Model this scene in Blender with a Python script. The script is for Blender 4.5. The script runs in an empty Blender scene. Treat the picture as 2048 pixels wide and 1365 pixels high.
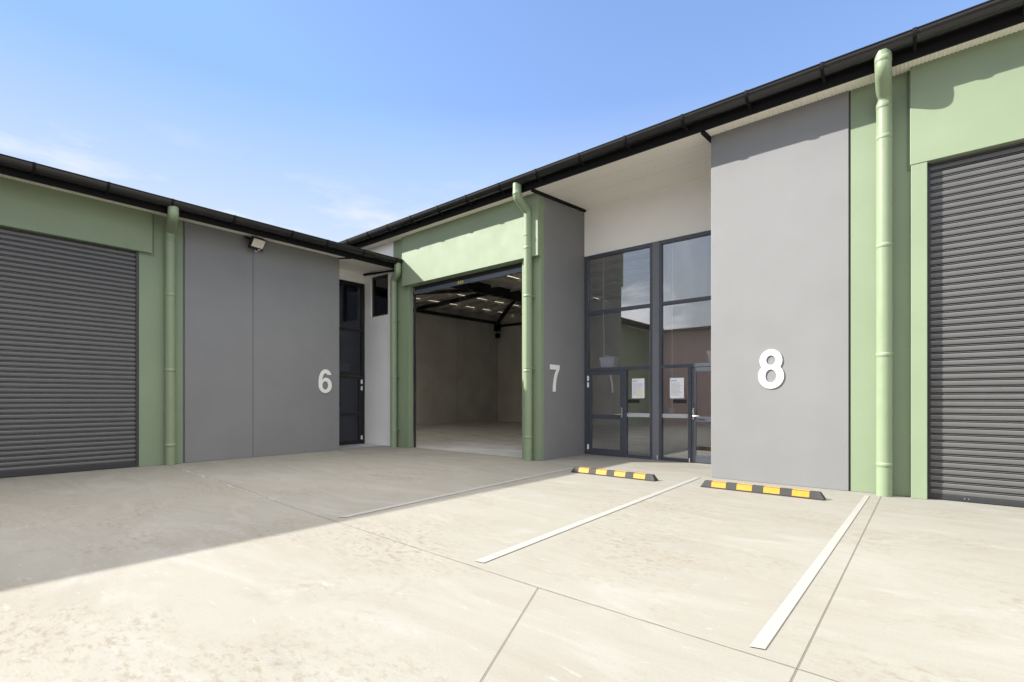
import bpy, bmesh, math, random
from mathutils import Vector, Matrix, noise as mnoise
random.seed(7)
R = math.radians
SC = bpy.context.scene
COL = SC.collection

# ------------------------------------------------------------------ camera
cam_d = bpy.data.cameras.new('camera')
cam = bpy.data.objects.new('camera', cam_d); COL.objects.link(cam)
cam.location = (0, 0, 1.35)
cam.rotation_euler = (R(90), 0, math.asin(0.643977))
cam_d.sensor_width = 36.0
cam_d.lens = 1005 / 2048 * 36
cam_d.shift_y = 117.5 / 2048
cam_d.clip_start = 0.05; cam_d.clip_end = 2000
SC.camera = cam

# ------------------------------------------------------------------ world, sun, exposure
SUN_DIR = Vector((1.45, 1.0, -1.2)).normalized()
elev = math.asin(-SUN_DIR.z)
W = bpy.data.worlds.new('World'); SC.world = W; W.use_nodes = True
wn = W.node_tree.nodes; wl = W.node_tree.links
for n in list(wn): wn.remove(n)
w_out = wn.new('ShaderNodeOutputWorld'); w_bg = wn.new('ShaderNodeBackground')
w_sky = wn.new('ShaderNodeTexSky'); w_sky.sky_type = 'NISHITA'; w_sky.sun_disc = False
w_sky.sun_elevation = elev; w_sky.sun_rotation = math.atan2(-SUN_DIR.x, -SUN_DIR.y)
w_sky.air_density = 1.0; w_sky.dust_density = 0.0; w_sky.ozone_density = 1.2
w_bg.inputs['Strength'].default_value = 0.15
def wnode(t, **kw):
    n = wn.new(t)
    for k, v in kw.items(): setattr(n, k, v)
    return n
def wmath(op, a, b=None, clamp=False):
    n = wnode('ShaderNodeMath', operation=op, use_clamp=clamp)
    for i, v in enumerate((a, b)):
        if v is None: continue
        if isinstance(v, (int, float)): n.inputs[i].default_value = v
        else: wl.new(v, n.inputs[i])
    return n.outputs[0]
w_tc = wnode('ShaderNodeTexCoord'); w_sep = wnode('ShaderNodeSeparateXYZ')
wl.new(w_tc.outputs['Generated'], w_sep.inputs[0])
dx, dy, dz = w_sep.outputs
den = wmath('ADD', wmath('MAXIMUM', dz, 0.0), 0.22)
w_cmb = wnode('ShaderNodeCombineXYZ')
wl.new(wmath('DIVIDE', dx, den), w_cmb.inputs[0]); wl.new(wmath('DIVIDE', dy, den), w_cmb.inputs[1])
w_n1 = wnode('ShaderNodeTexNoise'); w_n1.inputs['Scale'].default_value = 0.95
w_n1.inputs['Detail'].default_value = 9; w_n1.inputs['Roughness'].default_value = 0.58
wl.new(w_cmb.outputs[0], w_n1.inputs['Vector'])
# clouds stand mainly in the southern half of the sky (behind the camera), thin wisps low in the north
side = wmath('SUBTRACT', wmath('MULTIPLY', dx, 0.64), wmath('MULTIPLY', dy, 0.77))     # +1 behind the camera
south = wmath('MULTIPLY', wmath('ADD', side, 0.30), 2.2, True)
zen = wmath('MULTIPLY', wmath('SUBTRACT', dz, 0.65), 5.0, True)                           # bright cloud added overhead, out of view, to fill the shade
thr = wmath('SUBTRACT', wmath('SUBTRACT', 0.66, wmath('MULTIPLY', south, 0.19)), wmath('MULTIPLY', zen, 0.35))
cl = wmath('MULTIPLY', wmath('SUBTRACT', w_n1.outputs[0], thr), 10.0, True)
w_gam = wnode('ShaderNodeGamma'); w_gam.inputs[1].default_value = 0.65; wl.new(w_sky.outputs[0], w_gam.inputs[0])
w_tint = wnode('ShaderNodeMixRGB'); w_tint.blend_type = 'MULTIPLY'; w_tint.inputs[0].default_value = 1
w_tint.inputs[2].default_value = (1.0, 1.0, 1.15, 1); wl.new(w_gam.outputs[0], w_tint.inputs[1])
w_hsv = wnode('ShaderNodeHueSaturation'); wl.new(w_tint.outputs[0], w_hsv.inputs['Color'])
w_hsv.inputs['Saturation'].default_value = 1.22
w_hsv.inputs['Value'].default_value = 0.83
w_mix = wnode('ShaderNodeMixRGB'); w_mix.blend_type = 'MIX'
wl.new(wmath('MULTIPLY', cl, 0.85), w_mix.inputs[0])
w_cap = wnode('ShaderNodeMixRGB'); w_cap.blend_type = 'DARKEN'; w_cap.inputs[0].default_value = 1     # keeps the glow near the sun blue
w_cap.inputs[2].default_value = (.70, 1.22, 2.12, 1); wl.new(w_hsv.outputs[0], w_cap.inputs[1])
w_hz = wnode('ShaderNodeMixRGB'); w_hz.inputs[2].default_value = (1.94, 2.03, 2.07, 1)
wl.new(wmath('MULTIPLY', wmath('SUBTRACT', 0.50, dz), 2.6, True), w_hz.inputs[0]); wl.new(w_cap.outputs[0], w_hz.inputs[1])
wl.new(w_hz.outputs[0], w_mix.inputs[1])
# thin wisps low over the roofs in the north
w_c2 = wnode('ShaderNodeCombineXYZ'); wl.new(dx, w_c2.inputs[0]); wl.new(dy, w_c2.inputs[1]); wl.new(wmath('MULTIPLY', dz, 4.0), w_c2.inputs[2])
w_n2 = wnode('ShaderNodeTexNoise'); w_n2.inputs['Scale'].default_value = 5.5; w_n2.inputs['Detail'].default_value = 8; w_n2.inputs['Roughness'].default_value = 0.6
wl.new(w_c2.outputs[0], w_n2.inputs['Vector'])
band = wmath('MULTIPLY', wmath('MULTIPLY', wmath('SUBTRACT', dz, 0.20), 12.0, True), wmath('MULTIPLY', wmath('SUBTRACT', 0.42, dz), 9.0, True))
wisp = wmath('MULTIPLY', wmath('MULTIPLY', wmath('SUBTRACT', w_n2.outputs[0], 0.52), 4.0, True), wmath('MULTIPLY', band, 0.75))
w_ws = wnode('ShaderNodeMixRGB'); wl.new(wisp, w_ws.inputs[0]); wl.new(w_hz.outputs[0], w_ws.inputs[1]); w_ws.inputs[2].default_value = (2.15, 2.13, 2.12, 1)
wl.new(w_ws.outputs[0], w_mix.inputs[1])
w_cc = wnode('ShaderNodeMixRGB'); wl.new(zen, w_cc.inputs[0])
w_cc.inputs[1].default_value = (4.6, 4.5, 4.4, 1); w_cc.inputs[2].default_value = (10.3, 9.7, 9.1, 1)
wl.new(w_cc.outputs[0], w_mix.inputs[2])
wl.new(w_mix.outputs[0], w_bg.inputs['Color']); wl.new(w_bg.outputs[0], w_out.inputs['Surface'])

sun_d = bpy.data.lights.new('sun', 'SUN'); sun_d.energy = 3.3; sun_d.angle = R(0.53)
sun_d.color = (1.0, 0.955, 0.87)
sun = bpy.data.objects.new('sun', sun_d); COL.objects.link(sun)
sun.rotation_euler = SUN_DIR.to_track_quat('-Z', 'Y').to_euler()
sun.location = (-20, -14, 18)

vs = SC.view_settings
vs.view_transform = 'Standard'; vs.look = 'None'; vs.gamma = 1.0; vs.use_curve_mapping = False
vs.exposure = 1.68
SC.cycles.max_bounces = 10; SC.cycles.diffuse_bounces = 5; SC.cycles.glossy_bounces = 5
SC.cycles.transparent_max_bounces = 16
SC.cycles.use_denoising = True

# ------------------------------------------------------------------ materials
def new_mat(name):
    m = bpy.data.materials.new(name); m.use_nodes = True
    return m, m.node_tree.nodes, m.node_tree.links, m.node_tree.nodes['Principled BSDF']
def noise_node(n, l, scale, detail=5, rough=.55, stretch=None, dist=0.0):
    tc = n.new('ShaderNodeTexCoord'); t = n.new('ShaderNodeTexNoise')
    t.inputs['Scale'].default_value = scale; t.inputs['Detail'].default_value = detail
    t.inputs['Roughness'].default_value = rough; t.inputs['Distortion'].default_value = dist
    if stretch:
        mp = n.new('ShaderNodeMapping'); mp.inputs['Scale'].default_value = stretch[:3]
        if len(stretch) > 3: mp.inputs['Rotation'].default_value = (0, 0, stretch[3])
        l.new(tc.outputs['Object'], mp.inputs[0]); l.new(mp.outputs[0], t.inputs['Vector'])
    else:
        l.new(tc.outputs['Object'], t.inputs['Vector'])
    return t.outputs[0]
def ramp(n, l, src, stops):
    r = n.new('ShaderNodeValToRGB'); e = r.color_ramp.elements
    while len(e) < len(stops): e.new(0.5)
    for el, (p, c) in zip(e, stops):
        el.position = p; el.color = (c[0], c[1], c[2], 1) if isinstance(c, (tuple, list)) else (c, c, c, 1)
    l.new(src, r.inputs[0]); return r.outputs[0]
def mixc(n, l, fac, a, b, mode='MIX'):
    m = n.new('ShaderNodeMixRGB'); m.blend_type = mode
    for i, v in ((0, fac), (1, a), (2, b)):
        if isinstance(v, (int, float)): m.inputs[i].default_value = v if i == 0 else (v, v, v, 1)
        elif isinstance(v, tuple): m.inputs[i].default_value = (*v, 1)
        else: l.new(v, m.inputs[i])
    return m.outputs[0]
def bump(n, l, p, src, strength, dist=.01):
    b = n.new('ShaderNodeBump'); b.inputs['Strength'].default_value = strength; b.inputs['Distance'].default_value = dist
    l.new(src, b.inputs['Height']); l.new(b.outputs[0], p.inputs['Normal'])
def paint(name, c, rough=.6, var=.05, bmp=.12, streak=.015, fine=160):
    m, n, l, p = new_mat(name)
    big = noise_node(n, l, 0.9, 5)
    st = noise_node(n, l, 1.0, 6, .6, (9, 9, .35))
    v = ramp(n, l, big, [(.3, 1 - var), (.7, 1 + var)])
    v2 = ramp(n, l, st, [(.35, 1 - streak), (.7, 1.0)])
    col = mixc(n, l, 1.0, c, v, 'MULTIPLY'); col = mixc(n, l, 1.0, col, v2, 'MULTIPLY')
    l.new(col, p.inputs['Base Color'])
    rr = ramp(n, l, noise_node(n, l, 3.0, 4), [(.3, rough - .06), (.7, rough + .06)])
    l.new(rr, p.inputs['Roughness'])
    if bmp: bump(n, l, p, noise_node(n, l, fine, 3, .6), bmp, .004)
    return m
def simple(name, c, rough=.5, metal=0.0, var=.05, scale=12):
    m, n, l, p = new_mat(name)
    v = ramp(n, l, noise_node(n, l, scale, 4), [(.3, 1 - var), (.7, 1 + var)])
    l.new(mixc(n, l, 1.0, c, v, 'MULTIPLY'), p.inputs['Base Color'])
    rr = ramp(n, l, noise_node(n, l, scale * 2, 4), [(.3, max(.05, rough - .07)), (.7, rough + .07)])
    l.new(rr, p.inputs['Roughness'])
    p.inputs['Metallic'].default_value = metal
    return m

GREEN = paint('green_wall_paint', (.213, .273, .176), .62, .05)
GREEN_PIPE = simple('green_pipe_paint', (.222, .284, .178), .38, 0, .03, 5)
GREY = paint('grey_wall_paint', (.201, .204, .210), .62, .05, .14, .015)
WHITE = paint('white_wall_paint', (.90, .895, .88), .6, .03, .1, .01)
CREAM = paint('cream_soffit_paint', (.88, .84, .76), .55, .03, .0, .0)
SEAL = simple('joint_sealant', (.035, .036, .04), .7)
SEAL_GREY = simple('grey_joint_sealant', (.10, .10, .105), .7)
SEAL_GREEN = simple('green_joint_sealant', (.14, .18, .115), .7)
GUTTER = simple('charcoal_gutter_steel', (.014, .0135, .014), .17, 0, .03, 2)
BLACK = simple('black_flashing', (.008, .008, .009), .75)
BLACK.node_tree.nodes['Principled BSDF'].inputs['Specular IOR Level'].default_value = .2
FRAME = simple('charcoal_window_frame', (.062, .071, .090), .33, 0, .05, 9)
FRAME_BLK = simple('black_window_frame', (.008, .008, .010), .35)
SLAT = simple('charcoal_roller_slat', (.10, .10, .102), .34, 0, .04, 3)
SLAT_DK = simple('dark_roller_rail', (.03, .031, .035), .4)
RAIL_BLUE = simple('blue_grey_roller_rail', (.12, .15, .2), .35)
SIGN_W = simple('white_sign_plastic', (.80, .80, .78), .35, 0, .01)
PLASTIC_W = simple('white_plastic', (.88, .89, .92), .4, 0, .02)
STEEL = simple('satin_steel', (.62, .61, .58), .28, .9, .03, 20)
BLK_METAL = simple('black_roof_steel', (.010, .0105, .012), .55)
LAMP_BODY = simple('black_lamp_housing', (.012, .012, .012), .5)
LAMP_GLASS = simple('frosted_lamp_glass', (.80, .77, .68), .25)
RUBBER = paint('black_rubber', (.028, .0275, .0275), .7, .3, .35, .0, 60)
YELLOW = simple('yellow_reflective_tape', (.50, .25, .025), .4, 0, .06, 25)
PAPER = simple('white_paper', (.84, .85, .88), .7, 0, .01)
PAPER_Y = simple('yellow_paper_note', (.80, .77, .60), .7, 0, .02)
INK = simple('grey_ink', (.30, .32, .38), .8)
INK_DK = simple('dark_ink', (.10, .12, .18), .8)
RAW = paint('raw_tiltup_concrete', (.50, .505, .50), .8, .1, .3, .06, 40)
PINK = paint('pink_render_paint', (.60, .40, .36), .7, .06)
ORANGE = simple('orange_cable_sheath', (.6, .13, .03), .5)
TIMBER = simple('brown_timber', (.16, .07, .03), .6, 0, .2, 8)

def make_lining():
    """cream lining boards with rows of small screw heads"""
    m, n, l, p = new_mat('screwed_cream_lining')
    tc = n.new('ShaderNodeTexCoord'); sp = n.new('ShaderNodeSeparateXYZ'); l.new(tc.outputs['Object'], sp.inputs[0])
    def mth(op, a, b=None):
        q = n.new('ShaderNodeMath'); q.operation = op
        for i, v in enumerate((a, b)):
            if v is None: continue
            if isinstance(v, (int, float)): q.inputs[i].default_value = v
            else: l.new(v, q.inputs[i])
        return q.outputs[0]
    fx = mth('MULTIPLY', mth('SUBTRACT', mth('FRACT', mth('DIVIDE', sp.outputs[0], .16)), .5), .16)
    fy = mth('MULTIPLY', mth('SUBTRACT', mth('FRACT', mth('DIVIDE', mth('ADD', sp.outputs[1], .17), .52)), .5), .52)
    r2 = mth('SQRT', mth('ADD', mth('MULTIPLY', fx, fx), mth('MULTIPLY', fy, fy)))
    dot = mth('LESS_THAN', r2, .010)
    l.new(mixc(n, l, dot, (.88, .84, .76), (.56, .47, .42)), p.inputs['Base Color']); p.inputs['Roughness'].default_value = .55
    return m
LINING = make_lining()
def make_foil():
    m, n, l, p = new_mat('silver_foil_insulation')
    v = ramp(n, l, noise_node(n, l, 2.2, 6, .6, (1, .35, 1)), [(.3, (.52, .51, .48)), (.7, (.74, .72, .68))])
    l.new(v, p.inputs['Base Color']); p.inputs['Roughness'].default_value = .42; p.inputs['Metallic'].default_value = .12
    bump(n, l, p, noise_node(n, l, 3.0, 7, .65), .8, .12)
    return m
FOIL = make_foil()
def make_translucent():
    m, n, l, p = new_mat('translucent_roof_sheet')
    n.remove(p)
    t = n.new('ShaderNodeBsdfTranslucent'); d = n.new('ShaderNodeBsdfDiffuse'); mx = n.new('ShaderNodeMixShader')
    t.inputs[0].default_value = (.85, .8, .7, 1); d.inputs[0].default_value = (.5, .48, .44, 1)
    mx.inputs[0].default_value = .85
    l.new(d.outputs[0], mx.inputs[1]); l.new(t.outputs[0], mx.inputs[2])
    l.new(mx.outputs[0], n['Material Output'].inputs['Surface'])
    return m
TRANSLUCENT = make_translucent()
def make_glass(name, tint, base_refl):
    m, n, l, p = new_mat(name); n.remove(p)
    tr = n.new('ShaderNodeBsdfTransparent'); tr.inputs[0].default_value = (*tint, 1)
    gl = n.new('ShaderNodeBsdfGlossy'); gl.inputs['Roughness'].default_value = 0.0
    gl.inputs[0].default_value = (.93, .95, 1, 1)
    fr = n.new('ShaderNodeFresnel'); fr.inputs[0].default_value = 1.5
    bp = n.new('ShaderNodeBump'); bp.inputs['Strength'].default_value = .006; bp.inputs['Distance'].default_value = .01
    l.new(noise_node(n, l, 1.3, 2), bp.inputs['Height']); l.new(bp.outputs[0], gl.inputs['Normal'])
    a = n.new('ShaderNodeMath'); a.operation = 'ADD'; a.inputs[1].default_value = base_refl; a.use_clamp = True
    l.new(fr.outputs[0], a.inputs[0])
    mx = n.new('ShaderNodeMixShader')
    l.new(a.outputs[0], mx.inputs[0]); l.new(tr.outputs[0], mx.inputs[1]); l.new(gl.outputs[0], mx.inputs[2])
    l.new(mx.outputs[0], n['Material Output'].inputs['Surface'])
    return m
GLASS = make_glass('tinted_glass', (.93, .94, .95), .13)
GLASS_DK = make_glass('dark_tinted_glass', (.38, .40, .46), 0.015)
def make_film():
    m, n, l, p = new_mat('frosted_safety_film')
    p.inputs['Base Color'].default_value = (.75, .77, .82, 1); p.inputs['Roughness'].default_value = .6
    p.inputs['Alpha'].default_value = .38
    return m
FILM = make_film()

def make_concrete():
    m, n, l, p = new_mat('broomed_concrete')
    base = ramp(n, l, noise_node(n, l, .35, 6, .6), [(.3, (0.213, 0.207, 0.181)), (.7, (0.238, 0.233, 0.210))])
    swirl = noise_node(n, l, .55, 8, .62, (.6, 2.0, 1, R(-12)), 2.2)
    base = mixc(n, l, ramp(n, l, swirl, [(.46, 0.0), (.64, .42)]), base, (0.190, 0.172, 0.145))
    pale = noise_node(n, l, .8, 8, .62, (.7, 1.7, 1, R(14)), 1.4)
    base = mixc(n, l, ramp(n, l, pale, [(.52, 0.0), (.68, .55)]), base, (0.265, 0.267, 0.252))
    # rusty-brown mottles gathered in patches
    fine = noise_node(n, l, 13, 9, .75, (.8, 1.4, 1, R(20)), .25)
    patch = noise_node(n, l, .6, 5, .6)
    f1 = ramp(n, l, fine, [(.50, 0.0), (.60, 1.0)]); f2 = ramp(n, l, patch, [(.47, 0.0), (.62, 1.0)])
    base = mixc(n, l, mixc(n, l, 1.0, mixc(n, l, 1.0, f1, f2, 'MULTIPLY'), .75, 'MULTIPLY'), base, (0.160, 0.132, 0.092))
    # pale laitance flecks
    fl = noise_node(n, l, 6.5, 9, .75, (.6, 2.2, 1, R(-6)), .5)
    base = mixc(n, l, ramp(n, l, fl, [(.60, 0.0), (.69, .8)]), base, (0.294, 0.302, 0.303))
    # grey tyre and dirt smudges
    sm = noise_node(n, l, 1.1, 7, .65, (.35, 2.0, 1, R(35)), .6)
    base = mixc(n, l, ramp(n, l, sm, [(.57, 0.0), (.72, .28)]), base, (0.164, 0.161, 0.152))
    sp = ramp(n, l, noise_node(n, l, 70, 4, .7), [(.25, .90), (.6, 1.03)])
    base = mixc(n, l, 1.0, base, sp, 'MULTIPLY')
    l.new(base, p.inputs['Base Color'])
    l.new(ramp(n, l, swirl, [(.3, .66), (.7, .85)]), p.inputs['Roughness'])
    p.inputs['Specular IOR Level'].default_value = .3
    h = mixc(n, l, .5, noise_node(n, l, 140, 4, .7), noise_node(n, l, 5, 5, .6))
    bump(n, l, p, h, .25, .006)
    return m
CONCRETE = make_concrete()
def make_floor():
    m, n, l, p = new_mat('trowelled_floor_concrete')
    a = ramp(n, l, noise_node(n, l, .6, 7, .62, (1, 2.2, 1), .8), [(.3, (.31, .32, .335)), (.7, (.49, .50, .51))])
    a = mixc(n, l, ramp(n, l, noise_node(n, l, 3.0, 7, .7), [(.55, 0.0), (.72, .6)]), a, (.20, .19, .18))
    l.new(a, p.inputs['Base Color'])
    l.new(ramp(n, l, noise_node(n, l, 2.0, 5), [(.3, .3), (.7, .55)]), p.inputs['Roughness'])
    return m
FLOOR = make_floor()
def make_line():
    m, n, l, p = new_mat('white_line_paint')
    w = noise_node(n, l, 14, 8, .75)
    c = mixc(n, l, ramp(n, l, w, [(.53, 0.0), (.68, .8)]), (.272, .272, .258), (.228, .22, .20))
    l.new(c, p.inputs['Base Color']); p.inputs['Roughness'].default_value = .65
    return m
LINE = make_line()
INNER_JOINT = simple('inner_panel_joint', (.27, .27, .265), .8)
JOINT = simple('slab_joint_filler', (.09, .075, .055), .8)
JOINT_PALE = simple('filled_slab_joint', (.222, .206, .174), .8, 0, .3, 6)
STAIN = simple('lime_stain', (.40, .41, .415), .8, 0, .2, 9)

# ------------------------------------------------------------------ mesh helpers
class MB:
    def __init__(self): self.v = []; self.f = []; self.mi = []; self.sm = []
    def add(self, vs, fs, mi=0, smooth=False):
        o = len(self.v); self.v += [tuple(v) for v in vs]
        for f in fs: self.f.append(tuple(i + o for i in f)); self.mi.append(mi); self.sm.append(smooth)
        return self
    def box(self, x0, x1, y0, y1, z0, z1, mi=0):
        vs = [(x0,y0,z0),(x1,y0,z0),(x1,y1,z0),(x0,y1,z0),(x0,y0,z1),(x1,y0,z1),(x1,y1,z1),(x0,y1,z1)]
        return self.add(vs, [(0,3,2,1),(4,5,6,7),(0,1,5,4),(1,2,6,5),(2,3,7,6),(3,0,4,7)], mi)
    def hexa(self, vs, mi=0):   # 8 corners: bottom 4 (ccw from above), top 4
        return self.add(vs, [(0,3,2,1),(4,5,6,7),(0,1,5,4),(1,2,6,5),(2,3,7,6),(3,0,4,7)], mi)
    def prism(self, prof, fn, a, b, mi=0, smooth=False, cap=True):
        """closed profile [(u,w)...] swept along the axis value a..b; fn(t,u,w) -> xyz"""
        n = len(prof); vs = [fn(a, u, w) for u, w in prof] + [fn(b, u, w) for u, w in prof]
        fs = [(i, (i + 1) % n, n + (i + 1) % n, n + i) for i in range(n)]
        self.add(vs, fs, mi, smooth)
        if cap:
            self.add(vs[:n], [tuple(range(n - 1, -1, -1))], mi); self.add(vs[n:], [tuple(range(n))], mi)
        return self
    def strip(self, prof, fn, a, b, mi=0):   # open profile
        n = len(prof); vs = [fn(a, u, w) for u, w in prof] + [fn(b, u, w) for u, w in prof]
        return self.add(vs, [(i, i + 1, n + i + 1, n + i) for i in range(n - 1)], mi)
    def tube(self, pts, r, n=18, mi=0, cap=True):
        pts = [Vector(p) for p in pts]; rings = []
        t0 = (pts[1] - pts[0]).normalized()
        up = Vector((0, 0, 1)) if abs(t0.z) < .9 else Vector((1, 0, 0))
        nrm = t0.cross(up).normalized()
        prev = t0
        for i, p in enumerate(pts):
            if i == 0: t = t0; m = t
            elif i == len(pts) - 1: t = (pts[i] - pts[i-1]).normalized(); m = t
            else:
                a = (pts[i] - pts[i-1]).normalized(); b = (pts[i+1] - pts[i]).normalized()
                m = (a + b).normalized()
            nrm = (nrm - m * nrm.dot(m)).normalized(); bn = m.cross(nrm)
            rr = r[i] if isinstance(r, (list, tuple)) else r
            rings.append([p + nrm * (rr * math.cos(2*math.pi*k/n)) + bn * (rr * math.sin(2*math.pi*k/n)) for k in range(n)])
        vs = [v for rg in rings for v in rg]
        fs = [(i*n+k, i*n+(k+1) % n, (i+1)*n+(k+1) % n, (i+1)*n+k) for i in range(len(rings)-1) for k in range(n)]
        self.add(vs, fs, mi, True)
        if cap:
            self.add(rings[0], [tuple(range(n-1, -1, -1))], mi); self.add(rings[-1], [tuple(range(n))], mi)
        return self
    def build(self, name, mats, parent=None, bevel=0.0, seg=2):
        me = bpy.data.meshes.new(name); me.from_pydata(self.v, [], self.f)
        if not isinstance(mats, (list, tuple)): mats = [mats]
        for m in mats: me.materials.append(m)
        for p, mi, s in zip(me.polygons, self.mi, self.sm): p.material_index = mi; p.use_smooth = s
        bm = bmesh.new(); bm.from_mesh(me)
        bmesh.ops.recalc_face_normals(bm, faces=bm.faces)
        bm.to_mesh(me); bm.free(); me.update()
        o = bpy.data.objects.new(name, me); COL.objects.link(o)
        if parent is not None:
            o.parent = parent; o.matrix_parent_inverse = Matrix.Translation(-world_loc(parent))
        if bevel:
            b = o.modifiers.new('bevel', 'BEVEL'); b.width = bevel; b.segments = seg; b.limit_method = 'ANGLE'
            b.harden_normals = False
        return o
def world_loc(o):
    l = Vector((0, 0, 0))
    if o.type == 'EMPTY': l = Vector(o.location)
    return l
def tag(o, label=None, cat=None, group=None, kind=None):
    if label: o['label'] = label
    if cat: o['category'] = cat
    if group: o['group'] = group
    if kind: o['kind'] = kind
    return o
def thing(name, label, cat, loc=(0, 0, 0), group=None):
    o = bpy.data.objects.new(name, None); COL.objects.link(o); o.location = loc
    o.empty_display_size = .2
    return tag(o, label, cat, group)
def arc(c, r, a0, a1, n):
    return [(c[0] + r*math.cos(a0 + (a1-a0)*i/n), c[1] + r*math.sin(a0 + (a1-a0)*i/n)) for i in range(n+1)]
def fillet(pts, r, n=7):
    """polyline with rounded corners"""
    pts = [Vector(p) for p in pts]; out = [pts[0]]
    for i in range(1, len(pts)-1):
        a = (pts[i-1]-pts[i]); b = (pts[i+1]-pts[i]); ang = a.angle(b)
        d = min(r / math.tan(ang/2), a.length*.49, b.length*.49); a.normalize(); b.normalize()
        p0 = pts[i] + a*d; p1 = pts[i] + b*d
        for k in range(n+1):
            t = k/n; out.append((1-t)**2*p0 + 2*t*(1-t)*pts[i] + t*t*p1)
    out.append(pts[-1]); return out

# ------------------------------------------------------------------ ground
g = MB()
g.add([(-400,-400,0),(400,-400,0),(400,400,0),(-400,400,0)], [(0,1,2,3)])
tag(g.build('ground', CONCRETE), kind='structure')
def quad_strip(name, pts, mat, z=.004, label=None):
    m = MB(); m.add([(x, y, z) for x, y in pts], [tuple(range(len(pts)))])
    return m.build(name, mat)
def line_strip(name, a, b, w, mat, z=.004, ext=0):
    a = Vector(a); b = Vector(b); t = (b-a).normalized(); n = Vector((-t.y, t.x)) * w/2
    a = a - t*ext; b = b + t*ext
    return quad_strip(name, [a-n, b-n, b+n, a+n], mat, z)
# painted bay lines (each a long thin sheet on the slab)
tag(quad_strip('parking_line', [(-.775,2.93),(-.700,2.95),(-.699,8.648),(-.758,8.60)], LINE, .006), 'white painted bay line right of the wheel stop by panel 8', 'painted line', 'painted parking bay lines')
tag(quad_strip('parking_line', [(-2.942,3.005),(-2.846,3.02),(-3.098,8.76),(-3.178,8.70)], LINE, .006), 'white painted bay line running out between the two wheel stops', 'painted line', 'painted parking bay lines')
tag(quad_strip('parking_line', [(-5.235,3.115),(-5.145,3.19),(-5.441,8.655),(-5.53,8.57)], LINE, .006), 'white painted bay line along the edge of the shade', 'painted line', 'painted parking bay lines')
# slab joints
jn = [(-20, 3.8), (-11.1, 3.32), (-8.4, 3.235), (-6.48, 3.07), (-5.45, 3.02), (-2.18, 2.881), (-.54, 2.85), (6, 2.66)]
m = MB()
for a, b in zip(jn, jn[1:]):
    m.add([(a[0],a[1]-.0035,.004),(b[0],b[1]-.0035,.004),(b[0],b[1]+.0035,.004),(a[0],a[1]+.0035,.004)], [(0,1,2,3)])
tag(m.build('slab_joint', JOINT_PALE), kind='structure')
tag(line_strip('slab_joint', (-.577,8.78), (-.53,2.69), .0045, JOINT, .0045, .0), kind='structure')
tag(line_strip('slab_joint', (-.53,2.69), (-.50,-3.5), .0045, JOINT, .0045, .0), kind='structure')
tag(line_strip('slab_joint', (-2.181,2.881), (-1.663,1.739), .0045, JOINT, .0045, .0), kind='structure')
tag(line_strip('slab_joint', (-1.663,1.739), (.2,-2.35), .0045, JOINT, .0045, .0), kind='structure')
# ragged lime stain along the old joint in the shade
m = MB(); random.seed(3)
x = -11.05
while x < -6.6:
    y = 3.32 + (x + 11.1) * (-.25/4.6); L = random.uniform(.05, .35)
    w = random.uniform(.012, .06) * (1.0 if x < -9 else .45); yo = random.uniform(-.03, .03)
    k = 6; up = [(x + L*i/k, y+yo + w*random.uniform(.1, .6), .0042) for i in range(k+1)]
    dn = [(x + L*i/k, y+yo - w*random.uniform(.1, .6), .0042) for i in range(k, -1, -1)]
    m.add(up + dn, [tuple(range(2*k+2))]); x += L + random.uniform(.0, .06)
tag(m.build('lime_stain', STAIN), kind='structure')

# ================================================================== building with units 7 and 8 (front along X at Y = 8.9)
PITCH = .075
def zr(y): return 5.90 + PITCH * (min(y, 10.9) - 8.55) + .025 * max(0, y - 10.9)     # underside of the roof lining
FY = 8.88
bR = thing('warehouse_building', 'green and grey warehouse row with open roller door and glazed entries, numbers 7 and 8', 'building', (-6.67, 8.9, 0), 'warehouse buildings round the yard')
# --- green wall: column, lintel, jambs
m = MB(); m.box(-7.195, -6.67, 8.90, 9.03, 0, zr(8.9)); m.build('green_column', GREEN, bR, .006)
m = MB(); m.box(-11.97, -11.26, 8.90, 9.05, 0, zr(8.9)); m.build('green_column', GREEN, bR, .006)
m = MB(); m.box(-11.45, -6.665, 8.80, 8.898, 4.53, zr(8.8)); m.box(-11.26, -7.195, 8.90, 9.06, 4.53, zr(8.9)); m.build('lintel', GREEN, bR, .006)
m = MB(); m.box(-.955, -.079, 8.90, 9.05, 0, zr(8.9)); m.build('green_column', GREEN, bR, .006)
m = MB(); m.box(-.252, -.079, 8.80, 8.898, 0, 4.565); m.build('door_jamb', GREEN, bR, .006)
m = MB(); m.box(-.262, 6.2, 8.795, 8.897, 4.57, zr(8.8)); m.build('lintel', GREEN, bR, .006)
m = MB(); m.box(4.45, 4.62, 8.80, 8.898, 0, 4.565); m.box(4.45, 9.0, 8.90, 9.05, 0, zr(8.9)); m.build('green_column', GREEN, bR, .006)
m = MB(); m.box(-.079, 4.45, 8.98, 9.12, 4.60, zr(9.0)); m.build('door_head_wall', GREEN, bR)
# grooves on the column beside the lintel ends
m = MB(); m.box(-.300, -.284, 8.893, 8.8985, 4.55, zr(8.8)); m.box(-.300, -.262, 8.893, 8.8985, 4.535, 4.55)
m.build('sealant_joint', SEAL_GREEN, bR)
m = MB(); m.box(-11.50, -11.485, 8.893, 8.8985, 5.42, zr(8.8)-.01); m.build('sealant_joint', SEAL_GREEN, bR)
m = MB(); m.box(-6.9, -6.66, 8.792, 8.799, 4.522, 4.53); m.build('sealant_joint', SEAL_GREEN, bR)
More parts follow.
